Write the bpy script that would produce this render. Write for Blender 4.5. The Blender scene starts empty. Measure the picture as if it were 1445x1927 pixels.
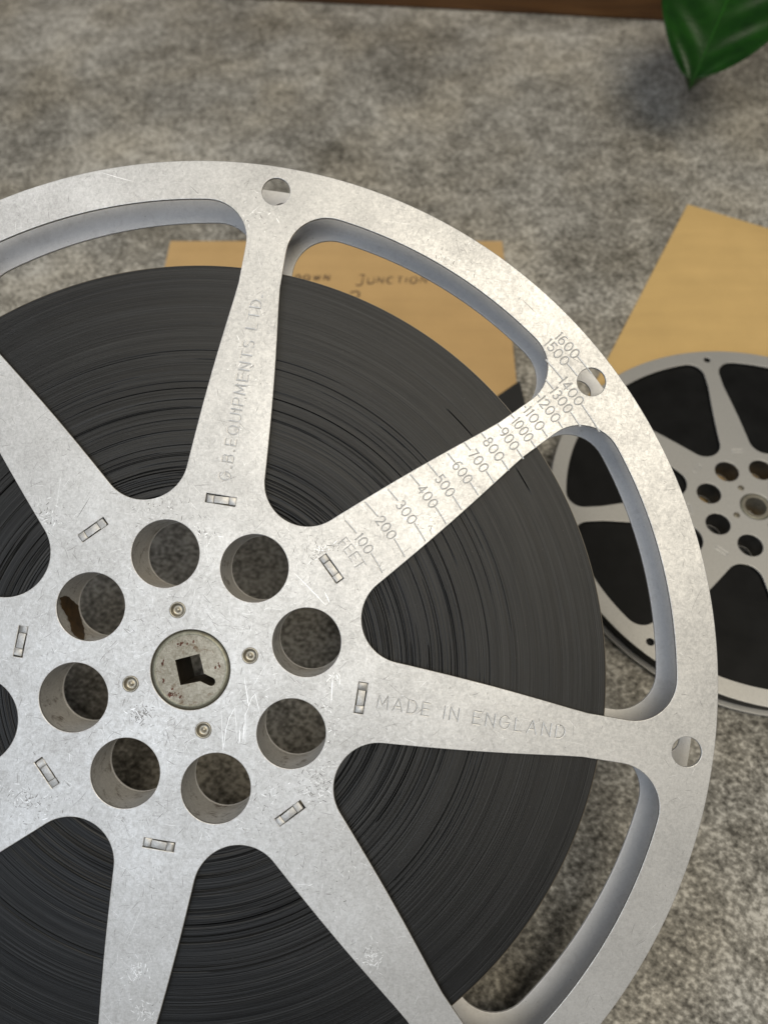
import bpy, bmesh, math, random
import numpy as np
from mathutils import Matrix, Vector
random.seed(7)
rng = np.random.default_rng(7)
sc = bpy.context.scene
col = sc.collection
MM = 0.001

# ------------------------------------------------------------------ camera, world, lamps
cam = bpy.data.cameras.new("camera")
cam_o = bpy.data.objects.new("camera", cam)
col.objects.link(cam_o)
cam.sensor_fit = 'VERTICAL'
cam.sensor_height = 24.0
cam.lens = 24.0 * 1340.0 / 1927.0
cam.clip_start = 0.01
cam.clip_end = 50
cam.dof.use_dof = True
cam.dof.focus_distance = 0.236
cam.dof.aperture_fstop = 6.0
cam_o.matrix_world = Matrix(((0.99955875, 0, 0.02970359, 0), (0.01439968, 0.87463659, -0.48456526, 0),
                             (-0.02597985, 0.48477917, 0.87425065, 0.32158), (0, 0, 0, 1)))
sc.camera = cam_o
sc.view_settings.view_transform = 'Standard'
sc.view_settings.look = 'None'
sc.view_settings.exposure = 0.0
sc.view_settings.gamma = 1.0

w = bpy.data.worlds.new("World")
sc.world = w
w.use_nodes = True
w.node_tree.nodes["Background"].inputs[0].default_value = (0.93, 0.96, 1.0, 1)
w.node_tree.nodes["Background"].inputs[1].default_value = 0.05


def area(name, loc, target, sx, sy, power, colour):
    l = bpy.data.lights.new(name, 'AREA')
    l.shape = 'RECTANGLE'
    l.size, l.size_y = sx, sy
    l.energy = power
    l.color = colour
    o = bpy.data.objects.new(name, l)
    col.objects.link(o)
    o.location = loc
    o.rotation_euler = (Vector(target) - Vector(loc)).to_track_quat('-Z', 'Y').to_euler()
    return o


area("ceiling_lamp", (0.42, -0.30, 2.05), (0.0, 0.25, 0.1), 1.25, 1.25, 35, (1.0, 0.915, 0.755))
area("window_light", (-0.75, -1.3, 1.85), (-0.05, 0.15, 0.1), 1.5, 1.2, 20, (0.76, 0.86, 1.0))
area("far_window", (-1.0, 0.55, 1.6), (0.0, 0.5, 0.05), 0.7, 0.7, 8.0, (0.95, 0.97, 1.0))


# ------------------------------------------------------------------ node helpers
def mat(name):
    m = bpy.data.materials.new(name)
    m.use_nodes = True
    nt = m.node_tree
    b = nt.nodes["Principled BSDF"]
    return m, nt, b


def N(nt, kind, **kw):
    n = nt.nodes.new(kind)
    for k, v in kw.items():
        if k.startswith("i_"):
            n.inputs[k[2:].replace("_", " ")].default_value = v
        else:
            setattr(n, k, v)
    return n


def noise(nt, vec, scale, detail=4, rough=0.55, dist=0.0):
    n = nt.nodes.new("ShaderNodeTexNoise")
    n.inputs["Scale"].default_value = scale
    n.inputs["Detail"].default_value = detail
    n.inputs["Roughness"].default_value = rough
    n.inputs["Distortion"].default_value = dist
    if vec is not None:
        nt.links.new(vec, n.inputs["Vector"])
    return n.outputs["Fac"]


def ramp(nt, fac, stops):
    r = nt.nodes.new("ShaderNodeValToRGB")
    el = r.color_ramp.elements
    while len(el) < len(stops):
        el.new(0.5)
    for e, (p, c) in zip(el, stops):
        e.position = p
        e.color = (c, c, c, 1) if not hasattr(c, '__len__') else (*c, 1)
    nt.links.new(fac, r.inputs["Fac"])
    return r.outputs["Color"]


def math_n(nt, op, a, b=None, clamp=False):
    n = nt.nodes.new("ShaderNodeMath")
    n.operation = op
    n.use_clamp = clamp
    for i, v in enumerate((a, b)):
        if v is None:
            continue
        if isinstance(v, (int, float)):
            n.inputs[i].default_value = v
        else:
            nt.links.new(v, n.inputs[i])
    return n.outputs[0]


def mix(nt, fac, a, b, mode='MIX'):
    n = nt.nodes.new("ShaderNodeMix")
    n.data_type = 'RGBA'
    n.blend_type = mode
    n.clamp_result = False
    for sock, v in ((n.inputs["Factor"], fac), (n.inputs["A"], a), (n.inputs["B"], b)):
        if isinstance(v, (int, float)):
            sock.default_value = v
        elif isinstance(v, tuple):
            sock.default_value = (*v, 1)
        else:
            nt.links.new(v, sock)
    return n.outputs["Result"]


def bump(nt, b, h, strength, dist):
    n = nt.nodes.new("ShaderNodeBump")
    n.inputs["Strength"].default_value = strength
    n.inputs["Distance"].default_value = dist
    nt.links.new(h, n.inputs["Height"])
    nt.links.new(n.outputs[0], b.inputs["Normal"])
    return n


def obj_vec(nt, scale=(1, 1, 1), rot=(0, 0, 0)):
    tc = nt.nodes.new("ShaderNodeTexCoord")
    mp = nt.nodes.new("ShaderNodeMapping")
    mp.inputs["Scale"].default_value = scale
    mp.inputs["Rotation"].default_value = rot
    nt.links.new(tc.outputs["Object"], mp.inputs["Vector"])
    return mp.outputs["Vector"]


# ------------------------------------------------------------------ materials
def aluminium(name, base, dark, metallic=0.85, r0=0.42, r1=0.62, stains=0.0, amount=1.0):
    m, nt, b = mat(name)
    v = obj_vec(nt)
    fine = noise(nt, v, 1500, 3, 0.65)
    mid = noise(nt, v, 620, 5, 0.7, 0.8)
    big = noise(nt, v, 38, 4, 0.6)
    v2 = obj_vec(nt, (1, 6, 1), (0, 0, 0.6))
    st = noise(nt, v2, 700, 3, 0.6)
    v3 = obj_vec(nt, (7, 1, 1), (0, 0, 0.2))
    st2 = noise(nt, v3, 520, 3, 0.6)
    f = math_n(nt, 'ADD', math_n(nt, 'MULTIPLY', fine, 0.16), math_n(nt, 'MULTIPLY', mid, 0.34))
    f = math_n(nt, 'ADD', f, math_n(nt, 'MULTIPLY', st, 0.14))
    f = math_n(nt, 'ADD', f, math_n(nt, 'MULTIPLY', st2, 0.10))
    f = math_n(nt, 'ADD', f, math_n(nt, 'MULTIPLY', big, 0.24))
    c = ramp(nt, f, [(0.5 - 0.10 / amount, dark), (0.5 + 0.08 / amount, base)])
    # sparse dark specks and smudges
    sp = noise(nt, v, 620, 2, 0.5)
    c = mix(nt, ramp(nt, sp, [(0.70, 0.0), (0.77, 0.55)]), c, tuple(x * 0.45 for x in base))
    sm = noise(nt, v, 60, 5, 0.75, 1.5)
    c = mix(nt, ramp(nt, sm, [(0.60, 0.0), (0.78, 0.35)]), c, tuple(x * 0.7 for x in base))
    if stains:
        s1 = noise(nt, v, 210, 5, 0.75, 0.5)
        c = mix(nt, ramp(nt, s1, [(0.54, 0.0), (0.68, stains)]), c, (0.10, 0.06, 0.03))
    nt.links.new(c, b.inputs["Base Color"])
    b.inputs["Metallic"].default_value = metallic
    rr = nt.nodes.new("ShaderNodeMapRange")
    rr.inputs["From Min"].default_value = 0.35
    rr.inputs["From Max"].default_value = 0.65
    rr.inputs["To Min"].default_value = r1
    rr.inputs["To Max"].default_value = r0
    nt.links.new(f, rr.inputs["Value"])
    nt.links.new(rr.outputs[0], b.inputs["Roughness"])
    bump(nt, b, f, 0.30, 0.0003)
    return m


M_AL = aluminium("scratched_aluminium", (0.56, 0.553, 0.54), (0.36, 0.355, 0.347), metallic=0.62, r0=0.38, r1=0.56)
M_AL2 = aluminium("dull_aluminium", (0.52, 0.51, 0.485), (0.42, 0.41, 0.39), metallic=0.7, amount=0.6)
M_BACK = aluminium("brightened_inner_aluminium", (0.66, 0.65, 0.64), (0.54, 0.535, 0.53), metallic=0.2, amount=0.7, stains=0.12)  # same metal as the front flange, lightened to stand in for light between flanges
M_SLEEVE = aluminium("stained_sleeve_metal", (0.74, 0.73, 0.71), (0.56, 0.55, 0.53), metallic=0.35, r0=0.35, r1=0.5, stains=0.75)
M_BUSH = aluminium("tarnished_steel", (0.33, 0.31, 0.26), (0.17, 0.155, 0.12), metallic=0.75, stains=0.85)
M_BUSH_RIM = aluminium("tarnished_rim", (0.27, 0.265, 0.21), (0.16, 0.155, 0.12), metallic=0.7, stains=0.4)
M_RIVET = aluminium("rivet_metal", (0.36, 0.335, 0.28), (0.24, 0.22, 0.18), metallic=0.8, r0=0.35, r1=0.5)
M_TAB = aluminium("tab_metal", (0.46, 0.45, 0.43), (0.32, 0.31, 0.295), r0=0.42, r1=0.58)


def plain(name, colour, rough, metallic=0.0, var=0.0, scale=200.0):
    m, nt, b = mat(name)
    b.inputs["Roughness"].default_value = rough
    b.inputs["Metallic"].default_value = metallic
    if var:
        f = noise(nt, obj_vec(nt), scale, 5, 0.65)
        c = ramp(nt, f, [(0.3, tuple(x * (1 - var) for x in colour)), (0.7, tuple(min(1, x * (1 + var)) for x in colour))])
        nt.links.new(c, b.inputs["Base Color"])
    else:
        b.inputs["Base Color"].default_value = (*colour, 1)
    return m


M_BORE = plain("shaded_bore", (0.030, 0.024, 0.016), 0.6, 0.3, 0.4, 300)  # shade inside the square bore, painted as a near-black wall colour
M_RUST = plain("rust_spot", (0.085, 0.030, 0.018), 0.85, 0.0, 0.4, 900)
M_STAMP = plain("stamped_groove", (0.50, 0.492, 0.475), 0.5, 0.62, 0.2, 500)
M_BRIGHT = plain("bright_scratch", (0.82, 0.82, 0.82), 0.5, 0.6)
M_DARK = plain("dark_scuff", (0.15, 0.145, 0.14), 0.65, 0.3)
M_SLATE = plain("grey_scuff", (0.42, 0.43, 0.44), 0.6, 0.6)
M_DARKSLEEVE = plain("shaded_hub_wall", (0.05, 0.048, 0.045), 0.45, 0.5, 0.5, 120)  # smaller reel's sleeve metal, with the shade of its hub holes put into the colour
M_DRUM = plain("hub_drum_metal", (0.25, 0.22, 0.14), 0.6, 0.6, 0.3, 80)
M_TAPE = plain("old_brown_tape", (0.055, 0.030, 0.010), 0.5, 0.0, 0.6, 300)
M_BLACK = plain("black_plastic_film", (0.006, 0.006, 0.006), 0.5, 0.0)
M_LEADER = plain("film_outer_turn", (0.06, 0.045, 0.025), 0.4, 0.0)


def film_material():
    m, nt, b = mat("wound_film_edges")
    tc = nt.nodes.new("ShaderNodeTexCoord")
    sep = nt.nodes.new("ShaderNodeSeparateXYZ")
    nt.links.new(tc.outputs["Object"], sep.inputs[0])
    x, y = sep.outputs[0], sep.outputs[1]
    r = math_n(nt, 'SQRT', math_n(nt, 'ADD', math_n(nt, 'MULTIPLY', x, x), math_n(nt, 'MULTIPLY', y, y)))
    th = math_n(nt, 'ARCTAN2', y, x)
    cmb = nt.nodes.new("ShaderNodeCombineXYZ")
    nt.links.new(math_n(nt, 'MULTIPLY', r, 3600.0), cmb.inputs[0])
    nt.links.new(math_n(nt, 'MULTIPLY', th, 1.3), cmb.inputs[1])
    f1 = noise(nt, cmb.outputs[0], 1.0, 3, 0.7)
    cmb2 = nt.nodes.new("ShaderNodeCombineXYZ")
    nt.links.new(math_n(nt, 'MULTIPLY', r, 500.0), cmb2.inputs[0])
    nt.links.new(math_n(nt, 'MULTIPLY', th, 0.9), cmb2.inputs[1])
    f2 = noise(nt, cmb2.outputs[0], 1.0, 3, 0.6)
    cmb3 = nt.nodes.new("ShaderNodeCombineXYZ")
    nt.links.new(math_n(nt, 'MULTIPLY', r, 2100.0), cmb3.inputs[0])
    nt.links.new(math_n(nt, 'MULTIPLY', th, 0.9), cmb3.inputs[1])
    f3 = noise(nt, cmb3.outputs[0], 1.0, 1, 0.5)
    inner = nt.nodes.new("ShaderNodeMapRange")
    inner.inputs["From Min"].default_value = 0.062
    inner.inputs["From Max"].default_value = 0.118
    inner.inputs["To Min"].default_value = 0.9
    inner.inputs["To Max"].default_value = 0.12
    nt.links.new(r, inner.inputs["Value"])
    lines = math_n(nt, 'MULTIPLY', ramp(nt, f3, [(0.58, 0.0), (0.68, 0.8)]), inner.outputs[0])
    dust = noise(nt, tc.outputs["Object"], 1500, 2, 0.5)
    f = math_n(nt, 'ADD', math_n(nt, 'MULTIPLY', f1, 0.75), math_n(nt, 'MULTIPLY', f2, 0.25))
    c = ramp(nt, f, [(0.34, (0.004, 0.004, 0.0043)), (0.50, (0.0115, 0.0118, 0.0122)), (0.68, (0.027, 0.0275, 0.028))])
    c = mix(nt, ramp(nt, dust, [(0.72, 0.0), (0.80, 0.35)]), c, (0.14, 0.13, 0.12))
    c = mix(nt, lines, c, (0.001, 0.001, 0.001))
    nt.links.new(c, b.inputs["Base Color"])
    nt.links.new(math_n(nt, 'MULTIPLY', math_n(nt, 'SUBTRACT', 1.0, lines), 0.24), b.inputs["Specular IOR Level"])
    b.inputs["Roughness"].default_value = 0.42
    b.inputs["Specular IOR Level"].default_value = 0.24
    b.inputs["Anisotropic"].default_value = 0.75
    tg = nt.nodes.new("ShaderNodeTangent")
    tg.direction_type = 'RADIAL'
    tg.axis = 'Z'
    nt.links.new(tg.outputs[0], b.inputs["Tangent"])
    bump(nt, b, f, 0.30, 0.0003)
    return m


M_FILM = film_material()
M_FILM_PLAIN = plain("dark_film_pack", (0.006, 0.006, 0.006), 0.5, 0.0, 0.4, 60)
M_FILM_PLAIN.node_tree.nodes["Principled BSDF"].inputs["Specular IOR Level"].default_value = 0.15


def table_material():
    m, nt, b = mat("mottled_grey_surface")
    v = obj_vec(nt)
    vs = obj_vec(nt, (1, 1.18, 1), (0, 0, 0.6))
    big = noise(nt, vs, 9.5, 3, 0.55, 0.6)
    mid = noise(nt, vs, 57.0, 5, 0.62, 0.5)
    clump = noise(nt, v, 160.0, 4, 0.65, 0.3)
    fine = noise(nt, vs, 430.0, 2, 0.5)
    f = math_n(nt, 'ADD', math_n(nt, 'MULTIPLY', big, 0.24), math_n(nt, 'MULTIPLY', mid, 0.19))
    f = math_n(nt, 'ADD', f, math_n(nt, 'MULTIPLY', clump, 0.22))
    f = math_n(nt, 'ADD', f, math_n(nt, 'MULTIPLY', fine, 0.38))
    c = ramp(nt, f, [(0.415, (0.058, 0.053, 0.044)), (0.51, (0.200, 0.189, 0.165)), (0.60, (0.44, 0.42, 0.378))])
    hue = noise(nt, v, 15.0, 2, 0.5)
    c = mix(nt, ramp(nt, hue, [(0.40, 0.0), (0.68, 0.5)]), c, (1.0, 0.93, 0.80), 'MULTIPLY')
    nt.links.new(c, b.inputs["Base Color"])
    b.inputs["Roughness"].default_value = 0.62
    b.inputs["Specular IOR Level"].default_value = 0.3
    bump(nt, b, f, 0.25, 0.0012)
    return m


def kraft_material(name, tint):
    m, nt, b = mat(name)
    v = obj_vec(nt)
    f = noise(nt, v, 28, 4, 0.6)
    g = noise(nt, v, 900, 2, 0.6)
    s = noise(nt, obj_vec(nt, (1, 9, 1), (0, 0, 0.3)), 16, 3, 0.5)
    h = math_n(nt, 'ADD', math_n(nt, 'MULTIPLY', f, 0.55), math_n(nt, 'ADD', math_n(nt, 'MULTIPLY', g, 0.15), math_n(nt, 'MULTIPLY', s, 0.30)))
    c = ramp(nt, h, [(0.32, tuple(x * 0.84 for x in tint)), (0.66, tint)])
    nt.links.new(c, b.inputs["Base Color"])
    b.inputs["Roughness"].default_value = 0.6
    b.inputs["Specular IOR Level"].default_value = 0.25
    bump(nt, b, h, 0.3, 0.001)
    return m


M_TABLE = table_material()
M_KRAFT1 = kraft_material("kraft_paper_handwritten", (0.51, 0.335, 0.150))
M_KRAFT2 = kraft_material("kraft_paper_plain", (0.55, 0.37, 0.150))
M_PENCIL = plain("faded_ink", (0.10, 0.065, 0.04), 0.8)


def wood_material():
    m, nt, b = mat("dark_brown_wood")
    v = obj_vec(nt, (4, 60, 60))
    f = noise(nt, v, 1.2, 6, 0.65, 1.2)
    k = noise(nt, obj_vec(nt, (14, 60, 60)), 0.8, 2, 0.5)
    c = ramp(nt, f, [(0.3, (0.05, 0.020, 0.006)), (0.55, (0.125, 0.054, 0.015)), (0.75, (0.20, 0.095, 0.030))])
    c = mix(nt, ramp(nt, k, [(0.62, 0.0), (0.72, 0.8)]), c, (0.03, 0.013, 0.006))
    nt.links.new(c, b.inputs["Base Color"])
    b.inputs["Roughness"].default_value = 0.55
    bump(nt, b, f, 0.3, 0.001)
    return m


M_WOOD = wood_material()


def leaf_material(name, base, vein):
    m, nt, b = mat(name)
    v = obj_vec(nt)
    f = noise(nt, v, 45, 4, 0.6, 0.4)
    c = ramp(nt, f, [(0.3, tuple(x * 0.7 for x in base)), (0.7, vein)])
    nt.links.new(c, b.inputs["Base Color"])
    b.inputs["Roughness"].default_value = 0.3
    b.inputs["Specular IOR Level"].default_value = 0.5
    b.inputs["Subsurface Weight"].default_value = 0.0
    bump(nt, b, noise(nt, v, 240, 3, 0.6), 0.15, 0.001)
    return m


M_LEAF = leaf_material("glossy_leaf", (0.003, 0.027, 0.0015), (0.008, 0.050, 0.003))
M_VEIN = leaf_material("leaf_vein", (0.010, 0.062, 0.005), (0.016, 0.085, 0.008))


# ------------------------------------------------------------------ object helpers
def link(name, me, m, parent=None, matrix=None, **props):
    o = bpy.data.objects.new(name, me)
    col.objects.link(o)
    if m is not None:
        me.materials.append(m)
    if parent is not None:
        o.parent = parent
    if matrix is not None:
        o.matrix_local = matrix
    for k, v in props.items():
        o[k] = v
    return o


def thing(name, label, cat, matrix, group=None):
    o = bpy.data.objects.new(name, None)
    o.empty_display_size = 0.02
    col.objects.link(o)
    o.matrix_world = matrix
    o["label"] = label
    o["category"] = cat
    if group:
        o["group"] = group
    return o


def smooth(me, ang=35):
    for p in me.polygons:
        p.use_smooth = True
    me.set_sharp_from_angle(angle=math.radians(ang))


def mesh(name, verts, faces, sm=True, ang=35):
    me = bpy.data.meshes.new(name)
    me.from_pydata([tuple(v) for v in verts], [], faces)
    me.update()
    if sm:
        smooth(me, ang)
    return me


def plate(name, loops, z0, z1, bev=0.0):
    """A flat plate between heights z0 and z1 (metres) whose outline and holes are closed loops of points in mm."""
    cu = bpy.data.curves.new(name + "_outline", 'CURVE')
    cu.dimensions = '2D'
    cu.fill_mode = 'BOTH'
    cu.extrude = (z1 - z0) / 2 - bev
    cu.bevel_depth = bev
    cu.bevel_resolution = 1
    cu.offset = -bev
    for lp in loops:
        sp = cu.splines.new('POLY')
        sp.points.add(len(lp) - 1)
        for p, q in zip(sp.points, lp):
            p.co = (q[0] * MM, q[1] * MM, 0, 1)
        sp.use_cyclic_u = True
    tmp = bpy.data.objects.new(name + "_outline", cu)
    col.objects.link(tmp)
    dg = bpy.context.evaluated_depsgraph_get()
    me = bpy.data.meshes.new_from_object(tmp.evaluated_get(dg))
    bpy.data.objects.remove(tmp)
    bpy.data.curves.remove(cu)
    me.name = name
    me.transform(Matrix.Translation((0, 0, (z0 + z1) / 2)))
    me.materials.clear()
    smooth(me, 30)
    return me


def circle(cx, cy, r, n=64, a0=0.0):
    return [(cx + r * math.cos(a0 + 2 * math.pi * i / n), cy + r * math.sin(a0 + 2 * math.pi * i / n)) for i in range(n)]


def lathe(name, prof, n=96, close=False, ang=35):
    """Profile of (r, z) in mm turned round the z axis."""
    verts, faces = [], []
    k = len(prof)
    for i in range(n):
        a = 2 * math.pi * i / n
        for r, z in prof:
            verts.append((r * MM * math.cos(a), r * MM * math.sin(a), z * MM))
    for i in range(n):
        j = (i + 1) % n
        for t in range(k if close else k - 1):
            u = (t + 1) % k
            faces.append((i * k + t, j * k + t, j * k + u, i * k + u))
    return mesh(name, verts, faces, True, ang)


def boxmesh(name, sx, sy, sz, bev=0.0, seg=2):
    bm = bmesh.new()
    bmesh.ops.create_cube(bm, size=1.0, matrix=Matrix.Diagonal((sx, sy, sz, 1)))
    if bev:
        bmesh.ops.bevel(bm, geom=bm.edges[:], offset=bev, segments=seg, affect='EDGES', profile=0.5)
    me = bpy.data.meshes.new(name)
    bm.to_mesh(me)
    bm.free()
    smooth(me, 40)
    return me


# ------------------------------------------------------------------ stroke lettering
def arc(cx, cy, rx, ry, a0, a1, n=10):
    return [(cx + rx * math.cos(math.radians(a0 + (a1 - a0) * i / n)), cy + ry * math.sin(math.radians(a0 + (a1 - a0) * i / n))) for i in range(n + 1)]


O_ = [arc(.36, .5, .36, .5, 90, 450, 22)]
GL = {
    'G': (.74, [arc(.37, .5, .37, .5, 45, 360, 18), [(.74, .5), (.42, .5)]]),
    'B': (.6, [[(0, 0), (0, 1)], [(0, 1)] + arc(.32, .77, .24, .23, 90, -90) + [(0, .54)], [(0, .54)] + arc(.34, .27, .26, .27, 90, -90) + [(0, 0)]]),
    '.': (.08, [[(0, 0), (.08, 0), (.08, .08), (0, .08), (0, 0)]]),
    'E': (.55, [[(.55, 1), (0, 1), (0, 0), (.55, 0)], [(0, .52), (.48, .52)]]),
    'Q': (.76, [arc(.37, .5, .37, .5, 90, 450, 22), [(.45, .25), (.78, -.05)]]),
    'U': (.66, [[(0, 1), (0, .32)] + arc(.33, .32, .33, .32, 180, 360) + [(.66, 1)]]),
    'I': (.02, [[(0, 0), (0, 1)]]),
    'P': (.58, [[(0, 0), (0, 1)], [(0, 1)] + arc(.32, .74, .26, .26, 90, -90) + [(0, .48)]]),
    'M': (.8, [[(0, 0), (.06, 1), (.4, .25), (.74, 1), (.8, 0)]]),
    'N': (.64, [[(0, 0), (0, 1), (.64, 0), (.64, 1)]]),
    'T': (.62, [[(0, 1), (.62, 1)], [(.31, 1), (.31, 0)]]),
    'S': (.56, [arc(.28, .75, .26, .25, 30, 270, 10) + arc(.28, .25, .28, .25, 90, -150, 10)]),
    'L': (.52, [[(0, 1), (0, 0), (.52, 0)]]),
    'D': (.66, [[(0, 0), (0, 1)], [(0, 1), (.22, 1)] + arc(.22, .5, .44, .5, 90, -90, 12) + [(0, 0)]]),
    'A': (.7, [[(0, 0), (.35, 1), (.7, 0)], [(.12, .34), (.58, .34)]]),
    'F': (.52, [[(.52, 1), (0, 1), (0, 0)], [(0, .52), (.45, .52)]]),
    'R': (.6, [[(0, 0), (0, 1)], [(0, 1)] + arc(.32, .74, .26, .26, 90, -90) + [(0, .48)], [(.28, .48), (.6, 0)]]),
    'O': (.74, [arc(.37, .5, .37, .5, 90, 450, 22)]),
    'W': (.95, [[(0, 1), (.24, 0), (.47, .85), (.7, 0), (.95, 1)]]),
    'C': (.66, [arc(.37, .5, .37, .5, 45, 315, 16)]),
    'J': (.6, [[(.1, 1), (.6, 1)], [(.42, 1), (.42, .2)] + arc(.22, .2, .2, .2, 0, -170, 8)]),
    '0': (.72, O_),
    '1': (.14, [[(0, .9), (.1, 1), (.1, 0)]]),
    '2': (.6, [arc(.3, .71, .29, .29, 165, -35, 12) + [(0.0, 0), (.62, 0)]]),
    '3': (.58, [arc(.28, .76, .26, .24, 150, -90, 10), arc(.29, .26, .29, .27, 90, -150, 12)]),
    '4': (.66, [[(.48, 0), (.48, 1), (0, .28), (.66, .28)]]),
    '5': (.6, [[(.54, 1), (.1, 1), (.05, .54)] + arc(.28, .32, .31, .31, 120, -150, 12)]),
    '6': (.62, [[(.5, .98)] + arc(.40, .42, .40, .58, 100, 180, 8) + arc(.31, .3, .31, .3, 170, -190, 16)]),
    '7': (.58, [[(0, 1), (.58, 1), (.18, 0)]]),
    '8': (.6, [arc(.3, .76, .24, .24, 90, 450, 16), arc(.3, .26, .3, .27, 90, 450, 16)]),
    '9': (.62, [arc(.31, .68, .31, .31, 0, 360, 16), arc(.22, .6, .40, .6, 12, -75, 8)]),
    ' ': (.30, []),
}


def text_strokes(s, h, gap):
    """Strokes (mm) with the baseline on y = 0 and x from 0; also the total width."""
    x = 0.0
    out = []
    for ch in s:
        wd, strokes = GL[ch]
        for st in strokes:
            out.append([(x + px * h, py * h) for px, py in st])
        x += (wd + gap) * h
    return out, x - gap * h


def groove(name, strokes, width, height=0.02, z0=0.010, tilt=0.38):
    """Stamped strokes: a narrow ribbon per stroke, shaded as a groove by inverted cross-normals. strokes are mm polylines."""
    verts, faces, norms = [], [], []
    runs = []
    for st in strokes:
        cur = [Vector(st[0])]
        for i in range(1, len(st)):
            cur.append(Vector(st[i]))
            if i < len(st) - 1:
                d1, d2 = cur[-1] - cur[-2], Vector(st[i + 1]) - cur[-1]
                if d1.length > 1e-9 and d2.length > 1e-9 and d1.angle(d2) > 0.75:
                    runs.append(cur)
                    cur = [cur[-1].copy()]
        runs.append(cur)
    for q_, pts in enumerate(runs):
        if len(pts) < 2:
            continue
        z = z0 + 0.0012 * (q_ % 6)
        base = len(verts)
        nn = []
        for i, p in enumerate(pts):
            a = pts[max(0, i - 1)]
            b = pts[min(len(pts) - 1, i + 1)]
            d = b - a
            d = d.normalized() if d.length > 1e-9 else Vector((1, 0))
            n = Vector((-d.y, d.x))
            nn.append(n)
            ext = Vector((0, 0))
            if i == 0:
                ext = -d * width * 0.3
            elif i == len(pts) - 1:
                ext = d * width * 0.3
            for s, zz in ((1, z), (0, z + height), (-1, z)):
                q = p + n * (s * width / 2) + ext
                verts.append((q.x * MM, q.y * MM, zz * MM))
        for i in range(len(pts) - 1):
            b0, b1 = base + 3 * i, base + 3 * (i + 1)
            for side in (0, 1):
                faces.append((b0 + side, b0 + side + 1, b1 + side + 1, b1 + side))
                sgn = -1 if side == 0 else 1
                for k in (i, i, i + 1, i + 1):
                    v = Vector((nn[k].x * sgn * tilt, nn[k].y * sgn * tilt, 1)).normalized()
                    norms.append(v)
    me = mesh(name, verts, faces, False)
    for p in me.polygons:
        p.use_smooth = True
    me.normals_split_custom_set(norms)
    return me


def ribbons(name, strokes, z=0.02):
    """Flat tapering scratch marks. strokes: (polyline mm, width mm)."""
    verts, faces = [], []
    for st, wd in strokes:
        pts = [Vector(p) for p in st]
        base = len(verts)
        L = len(pts)
        for i, p in enumerate(pts):
            d = pts[min(L - 1, i + 1)] - pts[max(0, i - 1)]
            d = d.normalized() if d.length > 1e-9 else Vector((1, 0))
            n = Vector((-d.y, d.x))
            t = i / (L - 1)
            ww = wd * (0.25 + 0.75 * math.sin(math.pi * min(1, max(0, t))) ** 0.5)
            for s in (1, -1):
                q = p + n * (s * ww / 2)
                verts.append((q.x * MM, q.y * MM, z * MM))
        for i in range(L - 1):
            b = base + 2 * i
            faces.append((b, b + 1, b + 3, b + 2))
    return mesh(name, verts, faces, False)


# ------------------------------------------------------------------ reel geometry (mm, full size reel; k scales it)
def slot_loop(ang0, k=1.0, rs=160.9):
    """Outline of one opening centred on ang0 (radians): round inner end, straight spoke edges, round corners, outer arc."""
    h = math.radians(22.5)
    # spoke edge as a line in the frame of the spoke on the lower side (axis = +x)
    def edge(s):                      # half width of a spoke at distance s along it
        return 13.5 - (s - 65.0) * 0.0945 + 0.55 * math.sin(math.pi * min(1, max(0, (s - 66) / 62.0)))
    pts = []
    rho = 14.7
    rc = 73.2
    c = Vector((rc * math.cos(h), rc * math.sin(h)))
    # inner arch on the circle (c, rho), from the bisector to tangency with the edge line
    nrm = Vector((-0.0945, -1.0)).normalized()      # from circle centre towards the edge line
    a_t = math.atan2(nrm.y, nrm.x)
    a_b = h + math.pi
    while a_b > a_t + 2 * math.pi:
        a_b -= 2 * math.pi
    a_t2 = a_t + 2 * math.pi if a_t < a_b else a_t
    half = []
    for i in range(15):
        a = a_b + (a_t2 - a_b) * i / 14
        half.append((c.x + rho * math.cos(a), c.y + rho * math.sin(a)))
    x0 = half[-1][0]
    for i in range(1, 12):
        s = x0 + (138.0 - x0) * i / 12
        half.append((s, edge(s)))
    # corner: circle of radius rc2 tangent to the outer arc and the line y ~ 7.1
    r2 = 14.0
    cy = 7.05 + r2
    cxx = math.sqrt((rs - r2) ** 2 - cy ** 2)
    a0, a1 = -math.pi / 2, math.atan2(cy, cxx)
    for i in range(13):
        a = a0 + (a1 - a0) * i / 12
        half.append((cxx + r2 * math.cos(a), cy + r2 * math.sin(a)))
    for i in range(1, 13):
        a = a1 + (h - a1) * i / 12
        half.append((rs * math.cos(a), rs * math.sin(a)))
    # mirror about the bisector
    full = list(half)
    cb, sb = math.cos(2 * h), math.sin(2 * h)
    for (x, y) in reversed(half[1:-1]):
        full.append((x * cb + y * sb, x * sb - y * cb))
    ca, sa = math.cos(ang0 - h), math.sin(ang0 - h)
    return [((x * ca - y * sa) * k, (x * sa + y * ca) * k) for x, y in full]


H45 = math.pi / 4
H22 = math.pi / 8


def rect_loop(r, ang, half_t, half_r):
    ca, sa = math.cos(ang), math.sin(ang)
    return [((r + dr) * ca - dt * sa, (r + dr) * sa + dt * ca) for dr, dt in ((-half_r, -half_t), (half_r, -half_t), (half_r, half_t), (-half_r, half_t))]


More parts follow.
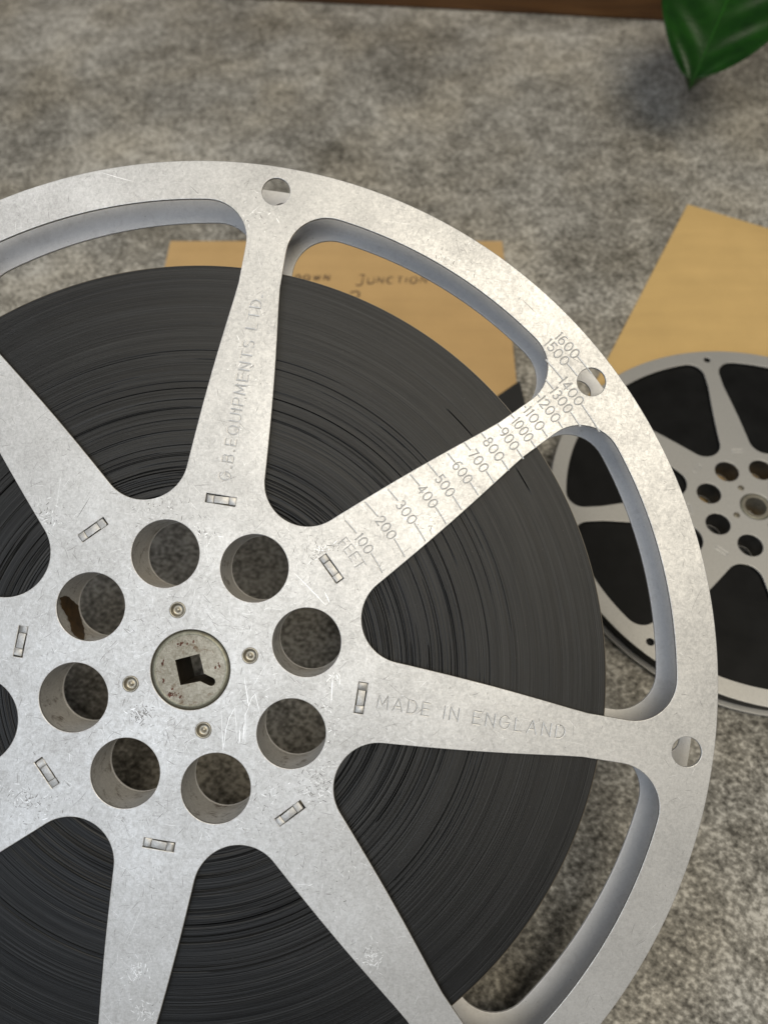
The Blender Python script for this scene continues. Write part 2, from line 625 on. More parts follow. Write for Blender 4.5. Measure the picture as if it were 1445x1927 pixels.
def flange_loops(k, hub_r, hub_hole, rim_r, rim_hole, centre, rivet, tabs):
    L = [circle(0, 0, 174.6 * k, 256)]
    for i in range(8):
        L.append(slot_loop(H22 + i * H45, k))
        L.append(circle(hub_r * math.cos(H22 + i * H45), hub_r * math.sin(H22 + i * H45), hub_hole, 72))
        L.append(circle(rim_r * math.cos(i * H45), rim_r * math.sin(i * H45), rim_hole, 40))
        if tabs:
            L.append(rect_loop(57.2 * k, i * H45, 5.1 * k, 1.5 * k))
    if rivet:
        for i in range(4):
            a = H22 + i * math.pi / 2
            L.append(circle(20.2 * k * math.cos(a), 20.2 * k * math.sin(a), 2.35 * k, 28))
    L.append(circle(0, 0, centre, 72))
    return L


def square_loop(rot, keyway, k=1.0):
    p = [(2.3 * k, 5.5 * k), (5.55 * k, -2.0 * k)]
    c4 = (-2.1 * k, -5.25 * k)
    c3 = (-5.45 * k, 2.3 * k)
    if not keyway:
        return [p[0], p[1], c4, c3][::-1]
    # round-ended notch running out of the corner c4
    d = Vector((-0.28, -0.96)).normalized()
    n = Vector((-d.y, d.x))
    e = Vector(c4) + d * 2.3
    hw = 1.35
    a = math.atan2(n.y, n.x)
    notch = [(c4[0] + n.x * hw - d.x * 1.0, c4[1] + n.y * hw - d.y * 1.0)]
    for i in range(9):
        t = a - math.pi * i / 8
        notch.append((e.x + hw * math.cos(t), e.y + hw * math.sin(t)))
    notch.append((c4[0] - n.x * hw - d.x * 1.0, c4[1] - n.y * hw - d.y * 1.0))
    return [p[0], p[1]] + notch + [c3]


def film_mesh(name, r0, r1, z, nr, na, rough_amp, gaps, zb):
    """Edge-on face of the wound film: concentric turns standing a little proud or sunk, with uneven dark gaps between turns."""
    rr = np.linspace(r0, r1, nr)
    th = np.linspace(0, 2 * np.pi, na, endpoint=False)
    def ang_noise(m, n):
        a = np.zeros((n, na))
        for f in range(1, m):
            ph = rng.uniform(0, 2 * np.pi, (n, 1))
            am = rng.normal(0, 1, (n, 1)) / f ** 0.6
            a += am * np.cos(f * th[None, :] + ph)
        return a / np.std(a)
    t = (rr - r0) / (r1 - r0)
    Z = rng.normal(0, 1, (nr, 1)) * 0.014 * rough_amp * (1.2 - t[:, None])
    Z = Z + 0.008 * rough_amp * ang_noise(8, nr) * (1.2 - t[:, None])
    slow = np.cumsum(rng.normal(0, 1, nr))
    slow -= np.linspace(slow[0], slow[-1], nr)
    slow = slow / (np.abs(slow).max() + 1e-9)
    Z += 0.08 * rough_amp * slow[:, None]
    # sunk turns
    pick = rng.random(nr) < (0.36 * np.clip(1 - 1.45 * t, 0, 1) ** 1.1)
    an = ang_noise(5, nr)
    depth = np.where(pick[:, None], np.clip(0.35 + 0.8 * an, 0, 2.2), 0) * gaps
    depth *= (1.0 - 0.8 * t)[:, None]
    Z -= depth * 0.20
    for (rg, a0, a1, dp) in GAPS if gaps else ():
        i = np.argmin(abs(rr - rg))
        d = (np.degrees(th) - a0) % 360
        span = (a1 - a0) % 360
        wgt = np.where(d < span, np.sin(np.pi * np.clip(d / span, 0, 1)) ** 0.5, 0)
        Z[i] -= dp * wgt
        Z[min(nr - 1, i + 1)] -= dp * wgt * 0.9
    Z[0] = 0
    Z[-1] = -0.05
    verts = np.empty((nr + 2, na, 3))
    verts[:nr, :, 0] = rr[:, None] * np.cos(th)
    verts[:nr, :, 1] = rr[:, None] * np.sin(th)
    verts[:nr, :, 2] = z + Z
    for q, (R_, z_) in enumerate(((r1, zb), (r0, zb))):
        verts[nr + q, :, 0] = R_ * np.cos(th)
        verts[nr + q, :, 1] = R_ * np.sin(th)
        verts[nr + q, :, 2] = z_
    nrow = nr + 2
    verts = verts.reshape(-1, 3) * MM
    i, j = np.meshgrid(np.arange(nrow), np.arange(na), indexing='ij')
    i2, j2 = (i + 1) % nrow, (j + 1) % na
    F = np.stack([i * na + j, i2 * na + j, i2 * na + j2, i * na + j2], -1).reshape(-1, 4)
    me = bpy.data.meshes.new(name)
    me.vertices.add(len(verts))
    me.vertices.foreach_set("co", verts.ravel())
    me.loops.add(F.size)
    me.loops.foreach_set("vertex_index", F.ravel().astype(np.int32))
    me.polygons.add(len(F))
    me.polygons.foreach_set("loop_start", np.arange(0, F.size, 4, dtype=np.int32))
    me.polygons.foreach_set("loop_total", np.full(len(F), 4, dtype=np.int32))
    me.update(calc_edges=True)
    me.validate()
    smooth(me, 60)
    return me


GAPS = [(79.2, 240, 285, 3.0), (82.6, 188, 228, 3.0), (95.0, 300, 40, 0.7), (68.0, 10, 80, 0.8), (122.5, 319, 325, 0.8), (128.0, 307, 311, 0.9),
        (71.5, 60, 140, 0.9), (88.0, 40, 95, 0.8)]


def build_reel(root, k, rim_hole, rim_r, hub_hole, film_r, detail, m_face, z_gap=16.6):
    th = 1.0
    hub_r = 39.45 * k
    zb0 = -(th + z_gap + th)
    loops = flange_loops(k, hub_r, hub_hole, rim_r, rim_hole, 13.2 * k, True, detail)
    link("front_flange", plate("front_flange", loops, -th * MM, 0, 0.22 * MM), m_face, root)
    back = flange_loops(k, hub_r, hub_hole, rim_r, rim_hole, 8.5 * k, False, False)
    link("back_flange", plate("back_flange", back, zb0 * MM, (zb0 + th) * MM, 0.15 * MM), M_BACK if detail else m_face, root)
    # drum between the flanges
    dr = 57.9 * k
    drum_loops = [circle(0, 0, dr, 128)] + [circle(hub_r * math.cos(H22 + i * H45), hub_r * math.sin(H22 + i * H45), hub_hole + 0.5, 48) for i in range(8)] + [circle(0, 0, 12.0 * k, 48)]
    link("hub_drum", plate("hub_drum", drum_loops, (zb0 + th) * MM + 0.0001, (-th - 1.2) * MM), M_DRUM, root)
    sl = lathe("hub_hole_sleeve", [(hub_hole + 0.08, -th * 0.55), (hub_hole + 0.08, zb0 + 0.15), (hub_hole + 0.38, zb0 + 0.15), (hub_hole + 0.38, -th * 0.55)], 72, True)
    for i in range(8):
        a = H22 + i * H45
        s = link("hub_hole_sleeve", sl, None, root, Matrix.Translation((hub_r * math.cos(a) * MM, hub_r * math.sin(a) * MM, 0)) @ Matrix.Rotation(a * 3.1, 4, 'Z'))
        if not sl.materials:
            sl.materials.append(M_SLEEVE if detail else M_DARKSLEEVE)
        if detail and i == 1:
            # torn brown tape clinging to the inside of one hub hole
            ring = [(-1.05, 84.8), (-4.4, 82), (-7.4, 83.8), (-13, 95), (-17.0, 103.6), (-16.5, 125), (-14.1, 144.6), (-9.0, 160), (-0.9, 178), (-0.9, 165), (-3.0, 148), (-6.2, 134), (-6.8, 118), (-3.4, 101), (-2.6, 92)]
            rr = hub_hole - 0.12
            half = len(ring) // 2
            A, B = ring[:8], ring[8:][::-1]
            vs, fs = [], []
            n = 26
            def samp(P, t):
                x = t * (len(P) - 1)
                q = min(int(x), len(P) - 2)
                f = x - q
                return P[q][0] * (1 - f) + P[q + 1][0] * f, P[q][1] * (1 - f) + P[q + 1][1] * f
            for q in range(n + 1):
                t = q / n
                for u in range(5):
                    za, pa = samp(A, t)
                    zc, pc = samp(B, t)
                    f = u / 4
                    zz = za * (1 - f) + zc * f + 0.25 * math.sin(q * 2.1 + u)
                    pp = math.radians(pa * (1 - f) + pc * f)
                    r_ = rr - 0.25 * math.sin(math.pi * f)
                    vs.append((r_ * math.cos(pp) * MM, r_ * math.sin(pp) * MM, zz * MM))
            for q in range(n):
                for u in range(4):
                    fs.append((q * 5 + u, q * 5 + u + 1, (q + 1) * 5 + u + 1, (q + 1) * 5 + u))
            link("torn_tape", mesh("torn_tape", vs, fs), M_TAPE, s, Matrix.Rotation(-a * 3.1, 4, 'Z'), label="torn brown tape inside the hub hole")
    # spindle bush with its square hole
    bush = link("spindle_bush", plate("spindle_bush", [circle(0, 0, 11.6 * k, 72), square_loop(0, True, 1.0) if detail else circle(0, 0, 5.0, 32)], -17.8 * MM, 0.05 * MM, 0.10 * MM), M_BUSH, root)
    rimp = [(11.3, -0.3), (11.45, 0.02), (11.7, 0.12), (12.1, 0.08), (12.6, -0.15), (12.9, -0.5), (13.02, -1.0), (13.02, -2.0), (11.3, -2.0)]
    link("bush_rim", lathe("bush_rim", [(r * k, z) for r, z in rimp], 96), M_BUSH_RIM, bush)
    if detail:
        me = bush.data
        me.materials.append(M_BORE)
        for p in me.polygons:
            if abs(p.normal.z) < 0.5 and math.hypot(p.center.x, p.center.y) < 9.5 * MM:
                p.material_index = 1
        spots = []
        for (cx_, cy_, n_, sp_) in ((7.6, 5.5, 5, 0.7), (1.2, 9.5, 6, 0.6), (-8.6, 4.5, 26, 1.6), (-9.6, 1.0, 12, 1.2), (8.5, 1.0, 8, 1.2), (3.0, -9.0, 8, 1.2), (-5.5, 8.0, 5, 0.9), (7.8, 4.6, 6, .4), (0.6, 9.2, 7, .4)):
            for q in range(n_):
                px, py = cx_ + rng.normal(0, sp_ * .6), cy_ + rng.normal(0, sp_ * .6)
                if 6.6 < math.hypot(px, py) < 11.0:
                    r_ = 0.12 + 0.45 * rng.random() ** 2.5
                    a_ = rng.random() * 3
                    spots.append([(px + r_ * (1 + .35 * rng.normal()) * math.cos(a_ + t * .785), py + .7 * r_ * (1 + .3 * rng.normal()) * math.sin(a_ + t * .785)) for t in range(8)])
        vs, fs = [], []
        for q in spots:
            fs.append(tuple(range(len(vs), len(vs) + 8)))
            vs += [(x * MM, y * MM, 0.066 * MM) for x, y in q]
        link("rust_spots", mesh("rust_spots", vs, fs, False), M_RUST, bush, kind="stuff")
    # rivets
    rv = lathe("rivet", [(2.32 * k, -0.9), (2.32 * k, 0.02), (2.75 * k, 0.02), (2.70 * k, 0.20), (2.5 * k, 0.30), (2.22 * k, 0.28), (2.05 * k, 0.05), (1.9 * k, -0.55), (1.5 * k, -0.95), (0.9 * k, -0.9), (0.55 * k, -0.6), (0.25 * k, -0.45), (0.001, -0.42)], 36, False, 60)
    rv.materials.append(M_RIVET)
    for i in range(4):
        a = H22 + i * math.pi / 2
        link("rivet", rv, None, root, Matrix.Translation((20.2 * k * math.cos(a) * MM, 20.2 * k * math.sin(a) * MM, 0)))
    if not detail:
        tb = groove("pressed_tab", [[(-1.6 * k, -5 * k), (1.6 * k, -5 * k), (1.6 * k, 5 * k), (-1.6 * k, 5 * k), (-1.6 * k, -5 * k)]], 0.5)
        tb.materials.append(M_STAMP)
        for i in range(8):
            link("pressed_tab", tb, None, root, Matrix.Rotation(i * H45, 4, 'Z') @ Matrix.Translation((57.2 * k * MM, 0, 0)))
    else:
        # bent lugs in their slits: a flat middle and two hammered ends
        bm = bmesh.new()
        def add(cx, cy, cz, sx, sy, sz, bev):
            g = bmesh.ops.create_cube(bm, size=1.0, matrix=Matrix.Translation((cx * MM, cy * MM, cz * MM)) @ Matrix.Diagonal((sx * MM, sy * MM, sz * MM, 1)))
            es = list({e for v in g['verts'] for e in v.link_edges})
            bmesh.ops.bevel(bm, geom=es, offset=bev * MM, segments=3, affect='EDGES', profile=0.5)
        add(0, 0, -0.53, 2.45, 5.0, 1.0, 0.12)
        add(0.03, 3.75, -0.60, 3.0, 2.66, 1.25, 0.42)
        add(-0.03, -3.75, -0.62, 3.0, 2.66, 1.25, 0.42)
        for i in range(8):
            me = bpy.data.meshes.new("locking_lug")
            bm.to_mesh(me)
            for v in me.vertices:
                if abs(v.co.y) > 2.55 * MM:      # hammered ends, each a little different
                    v.co.x += rng.normal(0, 0.06) * MM
                    v.co.y += rng.normal(0, 0.06) * MM
                    v.co.z += rng.normal(0, 0.07) * MM
            smooth(me, 50)
            me.materials.append(M_TAB)
            link("locking_lug", me, None, root, Matrix.Rotation(i * H45 + rng.normal(0, 0.004), 4, 'Z') @ Matrix.Translation((57.2 * MM, 0, rng.normal(0, 0.00006))) @ Matrix.Rotation(rng.normal(0, 0.03), 4, 'Z'))
    # film
    nr, na = (560, 360) if detail else (60, 96)
    fm = film_mesh("film_winding", dr + 0.15, film_r, -th - 1.1, nr, na, 1.0 if detail else 0.4, 1.0 if detail else 0.0, zb0 + th + 0.8)
    fw = link("film_winding", fm, M_FILM if detail else M_FILM_PLAIN, root)
    return fw


def rows(cols, loc):
    m = Matrix(((*cols[0], loc[0] * MM), (*cols[1], loc[1] * MM), (*cols[2], loc[2] * MM), (0, 0, 0, 1)))
    return m


# ------------------------------------------------------------------ setting: the mottled grey surface
me = mesh("table_top", [(-1.6, -1.2, 0), (1.6, -1.2, 0), (1.6, 1.6, 0), (-1.6, 1.6, 0), (-1.6, -1.2, -.03), (1.6, -1.2, -.03), (1.6, 1.6, -.03), (-1.6, 1.6, -.03)],
          [(0, 1, 2, 3), (7, 6, 5, 4), (0, 4, 5, 1), (1, 5, 6, 2), (2, 6, 7, 3), (3, 7, 4, 0)], False)
link("table_top", me, M_TABLE, kind="structure")

# ------------------------------------------------------------------ the large reel
ROT = ((0.15942449, -0.98675081, 0.03011104), (0.89452646, 0.13148690, -0.42723951), (0.41761973, 0.09504757, 0.90363694))
reel = thing("film_reel", "large scratched silver film reel in the foreground with stamped lettering and footage scale", "film reel",
             rows(ROT, (-71.0113, 67.6474, 91.757)))
film_big = build_reel(reel, 1.0, 4.85, 165.66, 11.36, 137.9, True, M_AL)
ot = lathe("film_outer_turn", [(137.95, -2.2), (138.15, -2.2), (138.15, -16.6), (137.95, -16.6)], 256, True)
link("film_outer_turn", ot, M_LEADER, reel)


def place2d(strokes, ox, oy, ang):
    ca, sa = math.cos(ang), math.sin(ang)
    return [[(ox + x * ca - y * sa, oy + x * sa + y * ca) for x, y in s] for s in strokes]


# maker's name along the first spoke, country along the third
st, wd = text_strokes("G.B.EQUIPMENTS LTD.", 3.7, 0.40)
f = 64.6 / wd
st = [[(x * f, y) for x, y in s] for s in st]
link("stamped_maker_name", groove("stamped_maker_name", place2d(st, 63.9, -1.75, 0), 0.60), M_STAMP, reel)
st, wd = text_strokes("MADE IN ENGLAND", 4.2, 0.42)
f = 62.3 / wd
st = [[(x * f, y) for x, y in s] for s in st]
link("stamped_origin", groove("stamped_origin", place2d(st, -2.3, -62.8, -math.pi / 2), 0.50), M_STAMP, reel)


def on_arc(strokes, r, a_start, h):
    """Write strokes clockwise round the arc of radius r from the angle a_start (degrees), tops outward."""
    out = []
    for s in strokes:
        o = []
        for x, y in s:
            a = math.radians(a_start) - x / r
            o.append(((r + y - h / 2) * math.cos(a), (r + y - h / 2) * math.sin(a)))
        out.append(o)
    return out


def arc_line(r, a0, a1, n=8):
    return [(r * math.cos(math.radians(a0 + (a1 - a0) * i / n)), r * math.sin(math.radians(a0 + (a1 - a0) * i / n))) for i in range(n + 1)]


SCALE = {"100": (71.0, -36.6, -41.2, -42.2, -47.9, -53.9), "200": (80.1, -36.7, -41.2, -41.9, -48.0, -52.9), "300": (88.7, -38.2, -41.4, -42.0, -47.6, -52.0),
         "400": (97.6, -39.0, -41.8, -42.2, -47.2, -51.0), "500": (104.5, -39.6, -42.4, -42.8, -47.2, -50.1), "600": (111.9, -40.5, -42.5, -42.8, -47.0, -49.4),
         "700": (118.6, -41.0, -42.5, -42.9, -46.9, -49.0), "800": (125.1, -41.6, -42.5, -42.8, -46.8, -48.6), "900": (131.4, -42.0, -42.8, -43.1, -46.7, -48.3),
         "1000": (137.0, -42.2, -42.8, -43.1, -46.8, -47.9), "1100": (142.4, -42.4, -42.6, -42.9, -46.4, -47.5), "1200": (148.4, -42.2, -42.7, -42.9, -46.7, -47.6),
         "1300": (153.7, -41.4, -42.9, -43.0, -46.6, -48.7), "1400": (158.3, -39.5, -42.6, -42.7, -46.6, -50.5), "1500": (163.0, None, None, -38.0, -41.6, -43.4),
         "1600": (167.3, None, None, -38.3, -41.7, -44.2)}
for s, (r, l0, l1, t0, t1, l2) in SCALE.items():
    h = 3.3
    st, wd = text_strokes(s, h, 0.30)
    span = math.radians(t0 - t1) * r - (0.55 if r < 160 else 0.4)
    f = span / wd
    st = [[(x * f, y) for x, y in q] for q in st]
    strokes = on_arc(st, r, t0, h)
    if l0 is not None:
        strokes.append(arc_line(r, l0, l1))
    strokes.append(arc_line(r, t1, l2 if s not in ("1500", "1600") else l2))
    link("footage_mark", groove("footage_mark", strokes, 0.56), M_STAMP, reel)
st, wd = text_strokes("FEET", 3.4, 0.28)
f = math.radians(49.8 - 40.2) * 65.8 / wd
link("stamped_unit", groove("stamped_unit", on_arc([[(x * f, y) for x, y in q] for q in st], 65.8, -40.2, 3.4), 0.46), M_STAMP, reel)

# ---- wear marks lying on the front flange
LOOPS = [np.array(slot_loop(H22 + i * H45)) for i in range(8)]


def on_metal(x, y, pad=0.6):
    r = math.hypot(x, y)
    if r > 173.5 or r < 13.8:
        return False
    a = math.atan2(y, x)
    for i in range(8):
        for (R_, off, rad) in ((39.45, H22, 11.36), (165.66, 0.0, 4.85), (57.2, 0.0, 5.4)):
            b = off + i * H45
            if math.hypot(x - R_ * math.cos(b), y - R_ * math.sin(b)) < rad + pad:
                return False
    for i in range(4):
        b = H22 + i * math.pi / 2
        if math.hypot(x - 20.2 * math.cos(b), y - 20.2 * math.sin(b)) < 3.2:
            return False
    if r < 58 or r > 161.5:
        return True
    i = int(((a) % (2 * math.pi)) // H45)
    P = LOOPS[i]
    X, Y = P[:, 0], P[:, 1]
    X2, Y2 = np.roll(X, -1), np.roll(Y, -1)
    c = ((Y > y) != (Y2 > y)) & (x < (X2 - X) * (y - Y) / (Y2 - Y + 1e-12) + X)
    if c.sum() % 2:
        return False
    d = np.min(np.hypot(X - x, Y - y))
    return d > pad


def rand_scratch(cx, cy, length, ang, curve, n=5):
    pts = []
    x, y, a = cx, cy, ang
    for i in range(n):
        pts.append((x, y))
        x += math.cos(a) * length / (n - 1)
        y += math.sin(a) * length / (n - 1)
        a += curve
    return pts


def scatter(count, lmin, lmax, wmin, wmax, region=None):
    out = []
    tries = 0
    while len(out) < count and tries < count * 30:
        tries += 1
        if region is None:
            r = 174 * math.sqrt(rng.random())
            a = rng.random() * 2 * math.pi
            x, y = r * math.cos(a), r * math.sin(a)
        else:
            cx, cy, rad = region
            x, y = cx + rng.normal(0, rad * .5), cy + rng.normal(0, rad * .5)
        L = lmin + (lmax - lmin) * rng.random() ** 2.2
        pts = rand_scratch(x, y, L, rng.random() * 6.283, rng.normal(0, 0.07))
        if all(on_metal(*p) for p in pts):
            out.append((pts, wmin + (wmax - wmin) * rng.random() ** 1.5))
    return out


bright = scatter(420, 0.6, 5, 0.04, 0.09) + scatter(12, 8, 18, 0.05, 0.09) + scatter(420, 0.5, 4, 0.04, 0.10, (0, 0, 75))
dark = scatter(1000, 0.4, 4, 0.05, 0.14) + scatter(700, 0.4, 5, 0.05, 0.14, (0, 0, 75)) + scatter(45, 5, 16, 0.06, 0.10)
for (cx, cy, rad, nb, nd) in ((-29.6, -48.1, 7, 35, 90), (-38, -38, 9, 10, 40), (50, 20, 8, 10, 30), (100, 0, 14, 10, 25), (-60, -55, 16, 10, 30), (150, -60, 14, 10, 25), (-48.8, 43.1, 8, 25, 60), (43.5, -38.0, 5, 25, 70), (-17.1, 13.6, 3.2, 14, 80), (63.6, -93.8, 3, 4, 14),
                              (62.5, -70.5, 3.5, 6, 22), (41.7, 56.3, 5, 15, 35), (-80.6, -74.2, 4, 70, 4), (-97.7, 0.3, 4, 45, 6), (-109.3, -5.3, 4, 35, 4),
                              (18, -34, 5, 25, 6), (157, 5, 6, 18, 8), (45, 5, 6, 10, 18), (-12, -42, 8, 15, 20), (5, -47, 4, 10, 6)):
    bright += scatter(nb, 0.5, 2.4, 0.08, 0.26, (cx, cy, rad))
    dark += scatter(nd, 0.4, 2.2, 0.08, 0.26, (cx, cy, rad))


def subdiv(pts, n=4):
    out = []
    for a, b in zip(pts[:-1], pts[1:]):
        for i in range(n):
            t = i / n
            out.append((a[0] + (b[0] - a[0]) * t + rng.normal(0, .05), a[1] + (b[1] - a[1]) * t + rng.normal(0, .05)))
    out.append(pts[-1])
    return out


def clipped(pts, wd):
    """The runs of a mark that lie on metal."""
    runs, cur = [], []
    for p in pts:
        if on_metal(*p, pad=0.3):
            cur.append(p)
        else:
            runs.append(cur)
            cur = []
    runs.append(cur)
    return [(r, wd) for r in runs if len(r) > 2]


for pts, wd in (([(0.4, -18.0), (-5.4, -20.1), (-8.8, -21.1), (-11.5, -20.5), (-20.8, -22.1)], 0.24), ([(-11.5, -20.7), (-6.6, -21.4), (-4.2, -22.4), (-10.5, -25.3)], 0.18),
                ([(-11.1, -12.4), (-24.2, -15.3), (-17, -15.0), (-13.2, -15.5), (-9.8, -16.8), (-19.6, -19.1)], 0.18), ([(-16.4, -19.6), (-21.2, -20.1)], 0.3),
                ([(-14.4, -20.6), (-20.2, -21.3)], 0.28), ([(5.9, -46.7), (-3.5, -47.8)], 0.32), ([(6.2, -48.1), (4.9, -48.7)], 0.3), ([(5.8, -49.2), (2.4, -49.6)], 0.18),
                ([(162.5, 60.7), (161.2, 49.6)], 0.18), ([(153.2, 9.9), (161.8, 3.0)], 0.16), ([(50.1, -12.2), (37.0, -28.5), (31.9, -35.6), (28.2, -40.7)], 0.22),
                ([(32.5, -39.5), (29.2, -41.8)], 0.3)):
    bright += clipped(subdiv(pts), wd)
for pts, wd in (([(51.1, 43.5), (43.3, 46.6)], 0.2), ([(41.8, 18.2), (44.5, 22), (45, 27)], 0.16),
                ([(60.5, 10), (62, 3), (66, -4)], 0.16), ([(137.6, -95.3), (141.5, -89.7)], 0.16), ([(163, 30), (159, 24)], 0.16)):
    dark += clipped(subdiv(pts), wd)
link("bright_scratches", ribbons("bright_scratches", bright, 0.018), M_BRIGHT, reel, kind="stuff")
link("dark_scuffs", ribbons("dark_scuffs", dark, 0.010), M_DARK, reel, kind="stuff")

# ------------------------------------------------------------------ kraft envelopes
def envelope(name, label, corner, du, lu, dv, lv, h, m, group):
    """A stuffed paper envelope: corner and unit directions on the table (mm), soft edges, slightly domed."""
    du, dv = Vector(du).normalized(), Vector(dv).normalized()
    nu, nv = 40, 30
    vs, fs = [], []
    for i in range(nu + 1):
        for j in range(nv + 1):
            u, v = i / nu, j / nv
            p = Vector(corner) + du * lu * u + dv * lv * v
            e = min(u * lu, (1 - u) * lu, v * lv, (1 - v) * lv)
            z = h * (0.55 + 0.45 * min(1, e / 14.0)) + 0.25 * math.sin(u * 9 + v * 5) * min(1, e / 14)
            vs.append(((p.x) * MM, p.y * MM, z * MM))
    n0 = len(vs)
    for i in range(nu):
        for j in range(nv):
            a = i * (nv + 1) + j
            fs.append((a, a + nv + 1, a + nv + 2, a + 1))
    ring = [i * (nv + 1) for i in range(nu + 1)] + [nu * (nv + 1) + j for j in range(1, nv + 1)] + [i * (nv + 1) + nv for i in range(nu - 1, -1, -1)] + [j for j in range(nv - 1, 0, -1)]
    for k_ in ring:
        x, y, z = vs[k_]
        vs.append((x, y, 0.0004))
    m_ = len(ring)
    for q in range(m_):
        a, b = ring[q], ring[(q + 1) % m_]
        fs.append((a, n0 + q, n0 + (q + 1) % m_, b))
    fs.append(tuple(n0 + q for q in range(m_)))
    me = mesh(name, vs, fs, True, 50)
    bm = bmesh.new()
    bm.from_mesh(me)
    bmesh.ops.recalc_face_normals(bm, faces=bm.faces)
    bm.to_mesh(me)
    bm.free()
    o = link(name, me, m)
    o["label"] = label
    o["category"] = "envelope"
    o["group"] = group
    return o


e1 = envelope("paper_envelope", "brown kraft envelope with faded handwriting behind the large reel", (-154.3, 381.4), (1, -0.0165), 217, (0.004, -1), 132, 3.0, M_KRAFT1, "brown kraft envelopes on the table")
e2 = envelope("paper_envelope", "plain brown kraft envelope lying under the top of the smaller reel", (187.5, 411.3), (0.886, -0.463), 160, (-0.4703, -0.8825), 219, 3.0, M_KRAFT2, "brown kraft envelopes on the table")
# handwriting on the first envelope
def hand(word, x, y, h, gap, slant=0.12):
    st, wd = text_strokes(word, h, gap)
    ink = [[(x + px + py * slant + rng.normal(0, h * .02), y + py + rng.normal(0, h * .02)) for px, py in q] for q in st]
    me = ribbons("handwritten_word", [(subdiv(q, 2), 1.15) for q in ink], 3.35)
    link("handwritten_word", me, M_PENCIL, e1, kind="stuff")


hand("R.DOWN", -77, 342.3, 4.9, 0.45)
hand("J", -31, 337.5, 9.0, 0.4)
hand("UNCTION", -23.5, 338.8, 5.6, 0.42)
hand("2", -35, 322.5, 10, 0.3)

# a black strip end poking out beside the envelope
P = [(86.5, 350.5), (58, 338), (46, 300), (76, 296), (92, 322)]
vs = [(x * MM, y * MM, z * MM) for x, y, z in ((64, 258.5, 7), (44, 243.5, 5), (33, 219, 4), (59, 219, 4), (66.5, 239.5, 5.5))]
vs += [(x, y, z - 0.0008) for x, y, z in vs]
me = mesh("black_strip", vs, [(0, 1, 2, 3, 4), (9, 8, 7, 6, 5)] + [(i, i + 5, (i + 1) % 5 + 5, (i + 1) % 5) for i in range(5)], False)
o = link("film_strip", me, M_BLACK)
o["label"] = "black film end poking out between the handwritten envelope and the large reel"
o["category"] = "film strip"

# ------------------------------------------------------------------ the smaller reel
KB = 0.5628
a = math.radians(92.9)
reel2 = thing("film_reel", "smaller film reel full of black film at the right edge on a plain envelope", "film reel",
              Matrix.Translation((0.16967, 0.17216, 0.0166)) @ Matrix.Rotation(a, 4, 'Z'))
build_reel(reel2, KB, 1.75, 92.25, 5.8, 96.2, False, M_AL2, 11.2)

# ------------------------------------------------------------------ wooden box edge at the back
d = Vector((460.2, -63.5)).normalized()
ang = math.atan2(d.y, d.x)
root = thing("wooden_box", "dark brown wooden box front standing at the back of the grey table", "wooden box", Matrix.Translation((-0.12991, 0.68525, 0)) @ Matrix.Rotation(ang, 4, 'Z'))
bd = boxmesh("front_board", 0.71, 0.014, 0.09, 0.0015)
link("front_board", bd, M_WOOD, root, Matrix.Translation((0.066, 0.007, 0.0455)))
link("side_board", boxmesh("side_board", 0.016, 0.26, 0.088, 0.0015), M_WOOD, root, Matrix.Translation((0.412, 0.145, 0.0455)))
link("side_board", boxmesh("side_board", 0.016, 0.26, 0.088, 0.0015), M_WOOD, root, Matrix.Translation((-0.28, 0.145, 0.0455)))

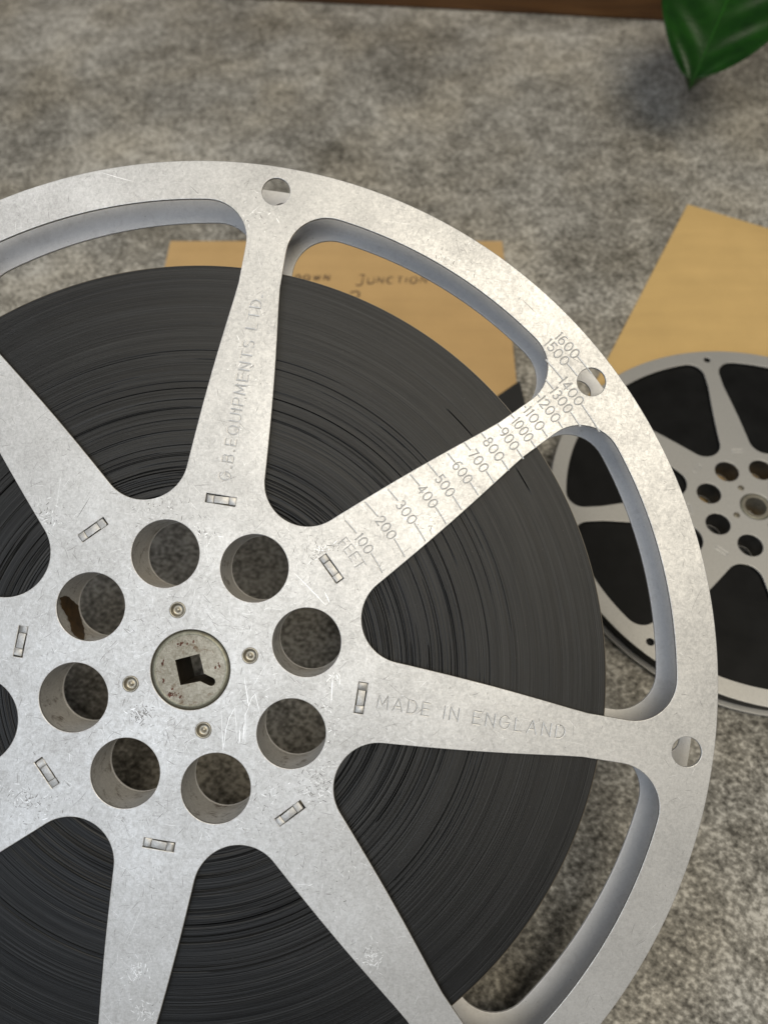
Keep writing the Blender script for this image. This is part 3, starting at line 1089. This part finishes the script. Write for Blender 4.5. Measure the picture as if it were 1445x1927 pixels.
# ------------------------------------------------------------------ leaf hanging in from the upper right
tip = Vector((0.1815, 0.4605, 0.0600))
base = Vector((0.2440, 0.5930, 0.0950))
ax = base - tip
Ln = ax.length
axn = ax.normalized()
side = axn.cross(Vector((0, 0, 1))).normalized()
upv = side.cross(axn).normalized()
nu, nv = 48, 24
vs, fs = [], []
def half_w(t):
    return 0.043 * (math.sin(math.pi * t ** 0.80) ** 0.72) * (0.72 + 0.28 * min(1, t * 2.2))
def leaf_pt(t, s):
    wv = half_w(t)
    a = abs(s)
    z = 0.008 * a ** 1.2 - 0.014 * (1 - t) ** 2 + 0.0011 * math.sin(t * 34 - a * 7) * a * (1 - a) * 4 + 0.0025 * math.sin(t * 9 + (2 if s > 0 else 0)) * a
    return tip + axn * (Ln * t) + side * (wv * s) + upv * z
for i in range(nu + 1):
    t = 0.0005 + 0.999 * i / nu
    for j in range(nv + 1):
        vs.append(tuple(leaf_pt(t, -1 + 2 * j / nv)))
for i in range(nu):
    for j in range(nv):
        q = i * (nv + 1) + j
        fs.append((q, q + 1, q + nv + 2, q + nv + 1))
me = mesh("leaf_blade", vs, fs, True, 80)
plant = thing("houseplant", "glossy dark green leaf hanging into the top right corner", "houseplant", Matrix.Identity(4))
bl = link("leaf_blade", me, M_LEAF, plant)
md = bl.modifiers.new("thickness", 'SOLIDIFY')
md.thickness = 0.0006


def tube(name, pts, radii, n=8):
    vs, fs = [], []
    for i, p in enumerate(pts):
        d = (pts[min(len(pts) - 1, i + 1)] - pts[max(0, i - 1)]).normalized()
        s = d.cross(Vector((0, 0, 1))).normalized()
        u = s.cross(d)
        for q in range(n):
            a = 2 * math.pi * q / n
            vs.append(tuple(p + (s * math.cos(a) + u * math.sin(a)) * radii[i]))
    for i in range(len(pts) - 1):
        for q in range(n):
            fs.append((i * n + q, i * n + (q + 1) % n, (i + 1) * n + (q + 1) % n, (i + 1) * n + q))
    return mesh(name, vs, fs, True, 80)


link("midrib", tube("midrib", [leaf_pt(0.02 + 0.97 * i / 30, 0) + upv * 0.0002 for i in range(31)], [0.0004 + 0.0013 * i / 30 for i in range(31)]), M_VEIN, bl)
stem = [base + axn * 0.09 * i / 10 - Vector((0, 0, 0.10)) * (i / 10) ** 2 + Vector((0.08, 0.05, 0)) * (i / 10) ** 2 for i in range(11)]
link("leaf_stalk", tube("leaf_stalk", stem, [0.002 + 0.001 * i / 10 for i in range(11)]), M_VEIN, plant)
